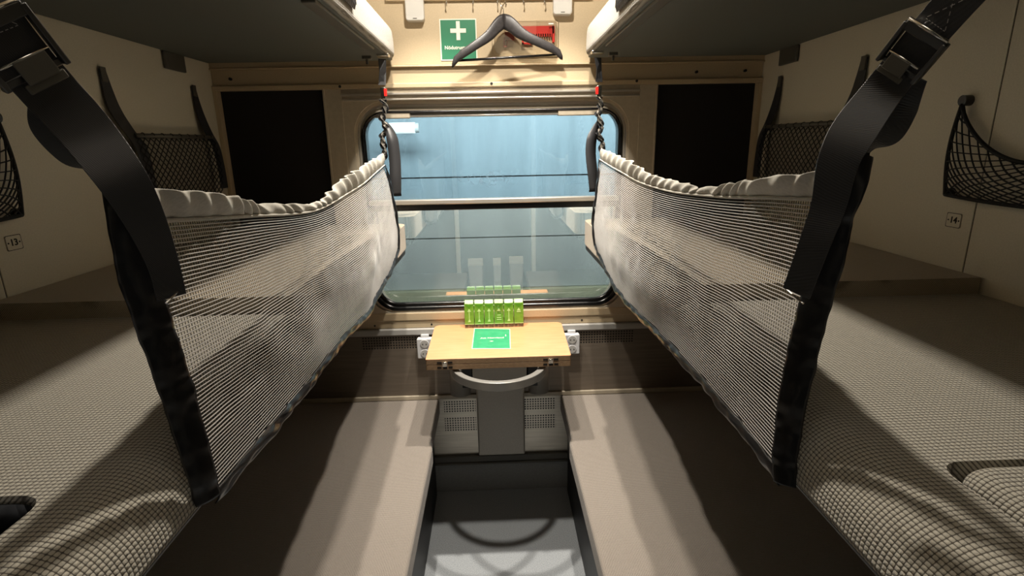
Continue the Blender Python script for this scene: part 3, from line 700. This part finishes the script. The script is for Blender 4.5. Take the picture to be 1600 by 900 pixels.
# ================================================================ WALL POCKETS
def diamond(g, fn, nu, nv, r):
    """knotted diamond netting laid over fn(u,v)"""
    for i in range(-nv, nu+nv+1):
        for sg in (1, -1):
            seg = []
            for k in range(nv*2+1):
                u = (i+sg*k*.5)/nu; v = k/(2*nv)
                if -1e-6 <= u <= 1+1e-6: seg.append(Vector(fn(min(1, max(0, u)), v)))
                else:
                    if len(seg) > 1: g.tube(seg, r, 4)
                    seg = []
            if len(seg) > 1: g.tube(seg, r, 4)
def far_pocket(s):
    t = thing('wall_pocket', 'black net pocket hung on two straps on the %s wall' % SIDE[s], 'pocket', (s*1.0, 1.735, 1.36), 'strap-hung net pockets')
    X = lambda o: s*(1.0-o)
    for y0, y1 in ((1.497, 1.545), (1.928, 1.955)):
        pts = [Vector((X(.004), y0, 1.708)), Vector((X(.006), y0+.004, 1.66)), Vector((X(.012), y0+.008, 1.61)), Vector((X(.024), (y0*.5+y1*.5), 1.56)), Vector((X(.036), y1, 1.51)), Vector((X(.040), y1+.004, 1.44)), Vector((X(.040), y1+.006, 1.37))]
        tb = [(i,)+tuple(p) for i, p in enumerate(pts)]; pp = [Vector(interp(tb, i/6)) for i in range(37)]
        MB().ribbon(pp, [Vector((0, lerp(.013, .024, min(1, i/12)), 0)) for i in range(37)], .002).build('strap', 'webbing', t)
        MB().box(X(.005), X(.0085), y0-.010, y0+.010, 1.676, 1.712).build('strap_plate', 'frame_grey', t, bevel=.001)
    MB().tube([(X(.034), 1.535, 1.543), (X(.034), 1.94, 1.545)], .0065, 10).build('rod', 'frame_grey', t, smooth=True)
    g = MB(); fn = lambda u, v: (X(.034-.004*math.sin(PI*u)+.012*math.sin(PI*v)), lerp(1.53, 1.95, u), lerp(1.548, 1.345, v))
    diamond(g, fn, 16, 9, .0014)
    for k in range(9):
        y = lerp(1.56, 1.92, k/8); g.tube([(X(.034)+.0075*math.cos(a), y+.006*math.sin(a/2), 1.544+.0075*math.sin(a)) for a in [2*PI*i/8 for i in range(8)]], .0012, 4)
    g.build('netting', 'cord', t)
    MB().grid(lambda u, v: (X(.012), lerp(1.54, 1.95, u), lerp(1.54, 1.35, v)), 2, 2).build('back_lining', 'lining', t, solid=.002)
def near_pocket(s):
    t = thing('wall_net', 'small sagging black net pocket hooked on the %s wall near the seat number' % SIDE[s], 'pocket', (s*1.0, 1.0, 1.37), 'sagging net pockets')
    def X(o): return s*(1.0-o)
    y1, y0 = 1.145, .775
    def topz(u): return 1.565-.115*(1-(2*u-1)**2)**.8-.0*u
    def fn(u, v):
        y = lerp(y1, y0, u); zt = topz(u) if u > .001 else 1.565; zb = 1.378-.006*math.sin(PI*u)
        o = .006+.045*math.sin(PI*v*.9+.15)*math.sin(PI*min(1, u*1.0))**.6+.010
        return (X(o), y+.012*math.sin(PI*v)*(1-2*u), lerp(zt, zb, v))
    g = MB(); diamond(g, fn, 13, 8, .0016); g.build('netting', 'cord', t)
    e = MB()
    for pts in ([fn(i/40, 0) for i in range(41)], [fn(i/40, 1) for i in range(41)], [fn(0, i/14) for i in range(15)], [fn(1, i/14) for i in range(15)]): e.tube(pts, .0042, 8)
    e.build('border_cord', 'cord', t, smooth=True)
    for y in (y1, y0):
        MB().tube([(X(0.0), y, 1.572), (X(.018), y, 1.572)], .011, 14).build('fixing_knob', 'rubber', t)
        MB().tube([(X(.0), y, 1.383), (X(.014), y, 1.383)], .009, 14).build('fixing_knob', 'rubber', t)
for s in (-1, 1): far_pocket(s); near_pocket(s)

# seat number plates
for s, num in ((-1, '13'), (1, '14')):
    y, z = 1.127, 1.3235
    t = thing('number_plate', 'small engraved seat number plate reading %s on the %s wall' % (num, SIDE[s]), 'plate', (s*1.0, y, z), 'seat number plates')
    o_ = [(a, b) for a, b in rrect(y-.019, y+.019, z-.0155, z+.0155, .003, 3)]
    MB().prism(o_, 0, s*1.0, s*.9985).build('plate', 'side', t)
    i_ = rrect(y-.0178, y+.0178, z-.0143, z+.0143, .003, 3)
    g = MB(); n = len(o_); vs = [(s*.9983, a, b) for a, b in o_]+[(s*.9983, a, b) for a, b in i_]
    g.add(vs, [(i, (i+1) % n, n+(i+1) % n, n+i) for i in range(n)]); g.build('outline', 'groove', t)
    for q_ in (-.0135, .0135): MB().tube([(s*.9985, y+q_, z), (s*.998, y+q_, z)], .0018, 8).build('rivet', 'groove', t)
    text('number', num, .019, 'groove', (s*.9982, y, z), (PI/2, 0, -s*PI/2), t, bold=.0004)

# ================================================================ ITEMS ON THE WINDOW WALL
zc = 1.865; sg = thing('first_aid_sign', 'green square sign with white cross, partly hidden by the clothes hanger', 'sign', (-.113, D, 1.80))
MB().box(-.178, -.048, D-.008, D-.006, 1.796, 1.932).build('white_border', 'white_print', sg)
MB().box(-.1745, -.0515, D-.0085, D-.007, 1.800, 1.9285).build('green_field', 'green_sign', sg)
MB().prism([(-.1195, 1.863), (-.1065, 1.863), (-.1065, 1.8865), (-.0855, 1.8865), (-.0855, 1.9005), (-.1065, 1.9005), (-.1065, 1.924), (-.1195, 1.924), (-.1195, 1.9005), (-.1405, 1.9005), (-.1405, 1.8865), (-.1195, 1.8865)], 1, D-.0095, D-.008).build('cross', 'white_print', sg)
text('lettering', 'Nödutrustning', .0165, 'white_print', (-.1635, D-.0088, 1.838), (PI/2, 0, 0), sg, align='LEFT', bold=.0003)
# pale wall boxes
for k, (xl, xr, zb) in enumerate(((-.291, -.227, 1.922), (.222, .288, 1.936))):
    t = thing('wall_box', 'pale grey rounded plastic box high on the window wall, %s of the clothes hanger' % ('left' if k == 0 else 'right'), 'box', ((xl+xr)/2, D, zb), 'pale wall boxes')
    MB().prism(rrect(xl, xr, zb, zb+.11, .010), 1, D-.036, D-.004).build('housing', 'white', t, bevel=.004, seg=3)
    MB().box((xl+xr)/2-.007, (xl+xr)/2+.007, D-.0368, D-.0355, zb+.006, zb+.0085).build('maker_mark', 'frame_grey', t)
# hook rail
hr = thing('hook_rail', 'cream rail with small metal coat hooks along the top of the window wall', 'rail', (0, D, 1.985))
MB().box(-.36, .36, D-.018, D-.004, 1.988, 2.02).build('rail', 'cream', hr, bevel=.003)
for x in (-.148, -.056, .028, .118, .19):
    MB().tube([(x, D-.018, 2.0), (x, D-.034, 1.995), (x, D-.038, 1.98), (x, D-.034, 1.972), (x, D-.028, 1.97)], .0022, 6).build('hook', 'chrome', hr, smooth=True)
# clothes hanger (slightly turned)
hp = hit(787, 30, 1, 2.0); HC = Vector((hp.x, 2.0, 0)); ang = .16
hg = thing('clothes_hanger', 'dark grey wooden clothes hanger hanging from a wire hook in front of the sign', 'hanger', (hp.x, 2.0, hp.z-.11))
lp = hit(706, 96, 1, 1.985); rp = hit(879, 84, 1, 2.015)
def arm(sgn, end, name):
    st_ = Vector((hp.x, 2.0, hp.z-.004)); e = Vector(end); pts = []
    for i in range(25):
        t = i/24; p = st_.lerp(e, t); drop = -.014*math.sin(PI*t)*(1 if t < .5 else .8)
        bow = .018*math.sin(PI*t)
        pts.append((p+Vector((0, -bow, drop*.0+.0))))
    # profile: tall at the neck, slim, then knobbed shoulder
    tb = [(0, .004, .030), (.10, .006, .034), (.2, .001, .034), (.32, -.005, .026), (.45, -.005, .0215), (.70, .000, .0195), (.86, .004, .0185), (.89, .0015, .015), (.93, .002, .0195), (.97, -.001, .018), (1, -.006, .009)]
    vs = []; fs = []
    for i, p in enumerate(pts):
        o_, h = interp(tb, i/24); n_ = 10
        for k in range(n_):
            a = 2*PI*k/n_; vs.append(p+Vector((0, .0065*math.cos(a), o_+h*.85*math.sin(a))))
    for i in range(24):
        for k in range(10): fs.append((i*10+k, i*10+(k+1) % 10, i*10+10+(k+1) % 10, i*10+10+k))
    fs += [tuple(range(10)), tuple(240+k for k in range(10))]
    return vs, fs
g = MB(); zoff = -.012
for sgn, e in ((-1, lp), (1, rp)):
    vs, fs = arm(sgn, (e.x, e.y, e.z), 'arm'); g.add([v+Vector((0, 0, zoff*.6)) for v in vs], fs)
g.build('shoulders', 'hanger', hg, smooth=True)
MB().tube([(lp.x+.012, lp.y, lp.z+.002), (rp.x-.012, rp.y, rp.z-.002)], .0042, 10).build('trouser_bar', 'hanger_bar', hg, smooth=True)
tp_ = Vector((hp.x, 2.0, hp.z+.018))
MB().tube([tp_-Vector((0, 0, .012)), tp_+Vector((0, 0, .012)), tp_+Vector((-.006, 0, .022)), tp_+Vector((-.012, .002, .034)), tp_+Vector((-.013, .010, .048)), tp_+Vector((-.006, .022, .062)), tp_+Vector((.004, .034, .066)), tp_+Vector((.010, .044, .056)), tp_+Vector((.008, .046, .046))], .0016, 8).build('wire_hook', 'chrome', hg, smooth=True)
# clear case with red tools
x0, x1, z0, z1 = .005, .243, 1.803, 1.922
ec = thing('emergency_case', 'clear plastic wall case holding red emergency tools behind the hanger', 'case', ((x0+x1)/2, D, z0))
MB().prism(rrect(x0, x1, z0, z1, (.025, .006, .006, .012)), 1, D-.009, D-.006).build('back_tray', 'cream', ec)
cs = MB()
for k, (i_, ya, yb) in enumerate(((0, D-.014, D-.009), (.008, D-.032, D-.014))):
    cs.ring(rrect(x0+i_, x1-i_, z0+i_, z1-i_, (.025, .006, .006, .012)), rrect(x0+i_+.002, x1-i_-.002, z0+i_+.002, z1-i_-.002, (.023, .005, .005, .011)), ya, yb)
cs.prism(rrect(x0+.008, x1-.008, z0+.008, z1-.008, (.025, .006, .006, .012)), 1, D-.0335, D-.032); cs.build('clear_cover', 'clear', ec)
rt = MB().box(.088, .226, D-.022, D-.012, 1.878, 1.903).box(.220, .228, D-.022, D-.012, 1.85, 1.903)
rt.box(.112, .118, D-.02, D-.012, 1.845, 1.878).box(.112, .15, D-.02, D-.012, 1.845, 1.850)
for k in range(9): rt.box(.15+k*.008, .153+k*.008, D-.024, D-.012, 1.868, 1.880)
rt.build('red_comb', 'red', ec)
hm = MB().box(.052, .085, D-.022, D-.012, 1.858, 1.885)
o2 = [(.048, 1.868), (.064, 1.868), (.058, 1.836), (.046, 1.836)]; i2 = [(.052, 1.862), (.059, 1.862), (.0555, 1.840), (.050, 1.840)]
hm.ring(o2, i2, D-.022, D-.014); hm.build('hammer', newmat('dull_red', rgb(128, 56, 44), .5), ec)
MB().box(.205, .222, D-.037, D-.033, 1.905, 1.909).build('latch_highlight', 'white', ec)
# twin sockets under the rail
for s in (-1, 1):
    cx = .300 if s > 0 else -.298
    t = thing('wall_socket', 'white twin power socket hanging under the rail, %s of the table' % SIDE[s], 'socket', (cx, D-.02, .672), 'twin power sockets')
    MB().prism(rrect(cx-.031, cx+.031, .668, .752, .005), 1, D-.042, D-.013).build('housing', 'socket', t, bevel=.003, seg=3)
    MB().box(cx-.016, cx+.016, D-.024, D-.012, .752, .764).build('mounting_tab', 'socket', t, bevel=.002)
    for z in (.731, .690):
        MB().tube([(cx, D-.0435, z), (cx, D-.041, z)], .0185, 28).build('outlet_rim', 'socket', t, bevel=.001)
        ow = MB().tube([(cx, D-.0445, z), (cx, D-.042, z)], .0160, 28).build('outlet', 'grey_rail', t)
        for q_ in (-.007, .007): MB().tube([(cx+q_, D-.0452, z), (cx+q_, D-.044, z)], .0022, 10).build('pin_hole', 'dark', ow)
# small mark stencilled low on the wall
em = hit(783, 705, 1, D+.011); mk = MB(); yy = D+.0115
mk.box(em.x-.0012, em.x+.0012, yy-.0008, yy+.0005, em.z-.020, em.z+.022)
for a in (.75, -.75, 2.2, -2.2, 1.45, -1.45):
    dx, dz = math.sin(a), math.cos(a); c = Vector((em.x+dx*.009, yy, em.z+dz*.009))
    mk.obox(c, (dx*.0055, 0, dz*.0055), (0, .0007, 0), (-dz*.0022, 0, dx*.0022))
tag(mk.build('stencil_mark', 'groove'), 'small black star-shaped mark low on the steel wall under the table', 'mark')

# ================================================================ TABLE
tb_ = thing('folding_table', 'folded maple table with hinged edge under the window', 'table', (0, 1.9, .24))
def leaf(z0, z1, name, mat):
    o_ = rpoly([(-.250, 1.698, .006), (.248, 1.698, .006), (.258, 2.055, .03), (-.255, 2.055, .03)], 5)
    return MB().prism(o_, 2, z0, z1).build(name, mat, tb_, bevel=.001)
leaf(.7975, .800, 'top_veneer', 'wood'); leaf(.780, .7975, 'upper_leaf', 'ply'); leaf(.760, .7785, 'lower_leaf', 'ply')
for x in (-.185, .178):
    h = MB().box(x-.008, x+.008, 1.693, 1.699, .773, .789)
    for k in (-1, 1): h.tube([(x+k*.004, 1.692, .783), (x+k*.004, 1.692, .792)], .0022, 8)
    ho = h.build('hinge', 'chrome', tb_, bevel=.001)
    MB().box(x-.026, x-.010, 1.6965, 1.699, .783, .790).box(x+.010, x+.026, 1.6965, 1.699, .783, .790).box(x-.026, x-.012, 1.6965, 1.699, .765, .772).box(x-.006, x+.008, 1.6962, 1.699, .764, .773).box(x+.012, x+.026, 1.6965, 1.699, .765, .772).build('hinge_recess', 'groove', ho)
# bow rail below the table
g = MB(); arc = [(.160*math.cos(a), 1.775-.165*math.sin(a)) for a in [PI*i/40 for i in range(41)]]
arc = [(.160, 1.86)]+arc+[(-.160, 1.86)]
def bowp(i): return Vector((arc[i][0], arc[i][1], .735))
vs = []; fs = []; m = len(arc)
for i in range(m):
    t_ = (bowp(min(i+1, m-1))-bowp(max(i-1, 0))).normalized(); nrm = Vector((t_.y, -t_.x, 0))
    for a, bz in ((-.011, -.015), (.011, -.015), (.011, .015), (-.011, .015)): vs.append(bowp(i)+nrm*a+Vector((0, 0, bz)))
for i in range(m-1):
    for k in range(4): fs.append((i*4+k, i*4+(k+1) % 4, i*4+4+(k+1) % 4, i*4+4+k))
fs += [(0, 1, 2, 3), ((m-1)*4, (m-1)*4+1, (m-1)*4+2, (m-1)*4+3)]
g.add(vs, fs).build('bow_rail', 'ring', tb_, bevel=.002)
MB().box(-.095, .100, 1.975, 1.99, .245, .60).box(-.095, .100, 1.985, 2.07, .245, .60).build('pedestal_panel', 'pedestal', tb_, bevel=.008, seg=3)
MB().box(-.105, .108, 1.94, 2.065, .60, .70).build('bracket_box', 'pedestal', tb_, bevel=.003)
MB().box(-.095, .098, 1.925, 1.94, .645, .70).tube([(0.002, 1.92, .675), (0.002, 1.94, .675)], .006, 10).build('bracket_flap', 'pedestal', tb_, bevel=.002)
for x in (-.15, .115): MB().box(x, x+.04, 1.99, 2.065, .55, .76).build('support_arm', 'frame_dark', tb_, bevel=.002)
# card
cd = thing('printed_card', 'green glossy printed card lying flat on the folded table', 'card', (0, 1.8, .8005))
c4 = [hit(x, y, 2, .8008) for x, y in ((737, 545), (798, 545), (797, 514), (741, 513))]
MB().prism([(p.x, p.y) for p in c4], 2, .8003, .8010).build('white_edge', 'white_print', cd)
cc = sum(c4, Vector())/4
MB().prism([((p.x-cc.x)*.965+cc.x, (p.y-cc.y)*.955+cc.y) for p in c4], 2, .8009, .8014).build('green_print', 'green_card', cd)
text('lettering', 'Att Norrland', .0165, 'white_print', (cc.x+.002, cc.y+.001, .8016), (0, 0, 0), cd, bold=.0004, ext=.0002)
MB().prism([(cc.x+a, cc.y-.033+b) for a, b in ((-.008, 0), (0, -.004), (.008, 0), (0, .004))], 2, .8013, .8017).build('small_mark', 'white_print', cd)
MB().box(cc.x+.052, cc.x+.055, cc.y+.016, cc.y+.034, .8013, .8017).build('side_mark', 'white_print', cd)
# six green cartons on the back of the table
ctn = []
def carton(k):
    t = thing('drink_carton', '', 'carton', (0, 0, 0), 'row of green cartons')
    w_, d_, h_ = .0185, .013, .098
    b = MB().box(-w_, w_, -d_, d_, .014, h_)
    b.build('body', 'carton', t, bevel=.0012)
    MB().box(-w_+.0004, w_-.0004, -d_+.0004, d_-.0004, 0, .0138).build('base_band', 'carton_base', t)
    MB().prism([(-d_, h_), (d_, h_), (.004, h_+.012), (-.001, h_+.014)], 0, -w_+.001, w_-.001).build('folded_top', 'carton', t, bevel=.0008)
    MB().add([(-w_*.8, -d_-.0006, h_-.004), (w_*.8, -d_-.0006, h_-.004), (0, -d_-.0006, h_-.019), (-w_*.8, -d_-.0001, h_-.004), (w_*.8, -d_-.0001, h_-.004), (0, -d_-.0001, h_-.019)],
             [(0, 1, 2), (3, 5, 4), (0, 3, 4, 1), (1, 4, 5, 2), (2, 5, 3, 0)]).build('fold_mark', newmat('mid_green', rgb(84, 146, 36), .25), t)
    e = MB(); yq = -d_-.0009
    e.prism([(-.0075, .066), (.0075, .066), (.004, .072), (0, .078), (-.004, .072)], 1, yq, -d_-.0002)
    if k in (0, 1, 2, 4): e.prism([(-.0013, .034), (.0013, .034), (.0013, .066), (-.0013, .066)], 1, yq, -d_-.0002).prism([(-.006, .024), (.006, .024), (.002, .034), (-.002, .034)], 1, yq, -d_-.0002)
    elif k == 3: e.box(-.009, .009, yq, -d_-.0002, .030, .033).box(-.009, .009, yq, -d_-.0002, .038, .041).box(-.007, .007, yq, -d_-.0002, .048, .051)
    else: e.box(-.008, .008, yq, -d_-.0002, .060, .064)
    e.box(-w_, w_, yq, -d_-.0002, .014, .0165)
    e.build('pale_print', 'carton_light', t)
    return t
pos = ['leftmost green drink carton in the row at the window', 'second green drink carton from the left in the row', 'third green drink carton from the left in the row',
       'fourth green drink carton from the left, wrapped in clear film', 'fifth green drink carton from the left in the row', 'rightmost green drink carton in the row at the window']
cy = 2.022
for k in range(6):
    px_ = 733.5+15.45*k; p = hit(px_, 501-.35*k, 1, cy-.013); t = carton(k); t['label'] = pos[k]
    t.location = (p.x, cy, .8); t.rotation_euler = (math.radians(-3), 0, 0)
    if k == 3:
        MB().grid(lambda u, v: (lerp(-.0188, .0188, u), -.0150-.0012*math.sin(u*11)*math.sin(v*9), lerp(.055, .128, v)), 16, 16).build('clear_film', 'clear', t, smooth=True)
# children were linked with an identity parent inverse, so they follow their carton

# pale wrapped packs standing by the door, seen only as mirror images in the lower pane
for k, (x, wd, h_) in enumerate(((-.172, .062, .60), (.006, .032, .60), (.165, .058, .61))):
    t = thing('wrapped_pack', ['broad pale wrapped pack by the door, mirrored left of the cartons', 'narrow pale wrapped pack by the door, mirrored in the middle of the pane', 'pale wrapped pack by the door, mirrored right of the cartons'][k], 'pack', (x, -.06, 0), 'wrapped packs by the door')
    MB().grid(lambda u, v: (x+wd*(1-.10*math.sin(PI*v))*math.copysign(abs(math.cos(2*PI*u))**.35, math.cos(2*PI*u)), -.06+.03*math.copysign(abs(math.sin(2*PI*u))**.35, math.sin(2*PI*u))+.003*math.sin(v*17+u*9), h_*.9*v), 40, 20).build('wrapper', 'white', t, smooth=True)
    MB().box(x-wd*1.02, x+wd*1.02, -.075, -.045, h_*.9, h_*.93).box(x-wd*1.0, x+wd*1.0, -.072, -.048, h_*.93, h_).build('folded_top', 'white_print', t, bevel=.002)
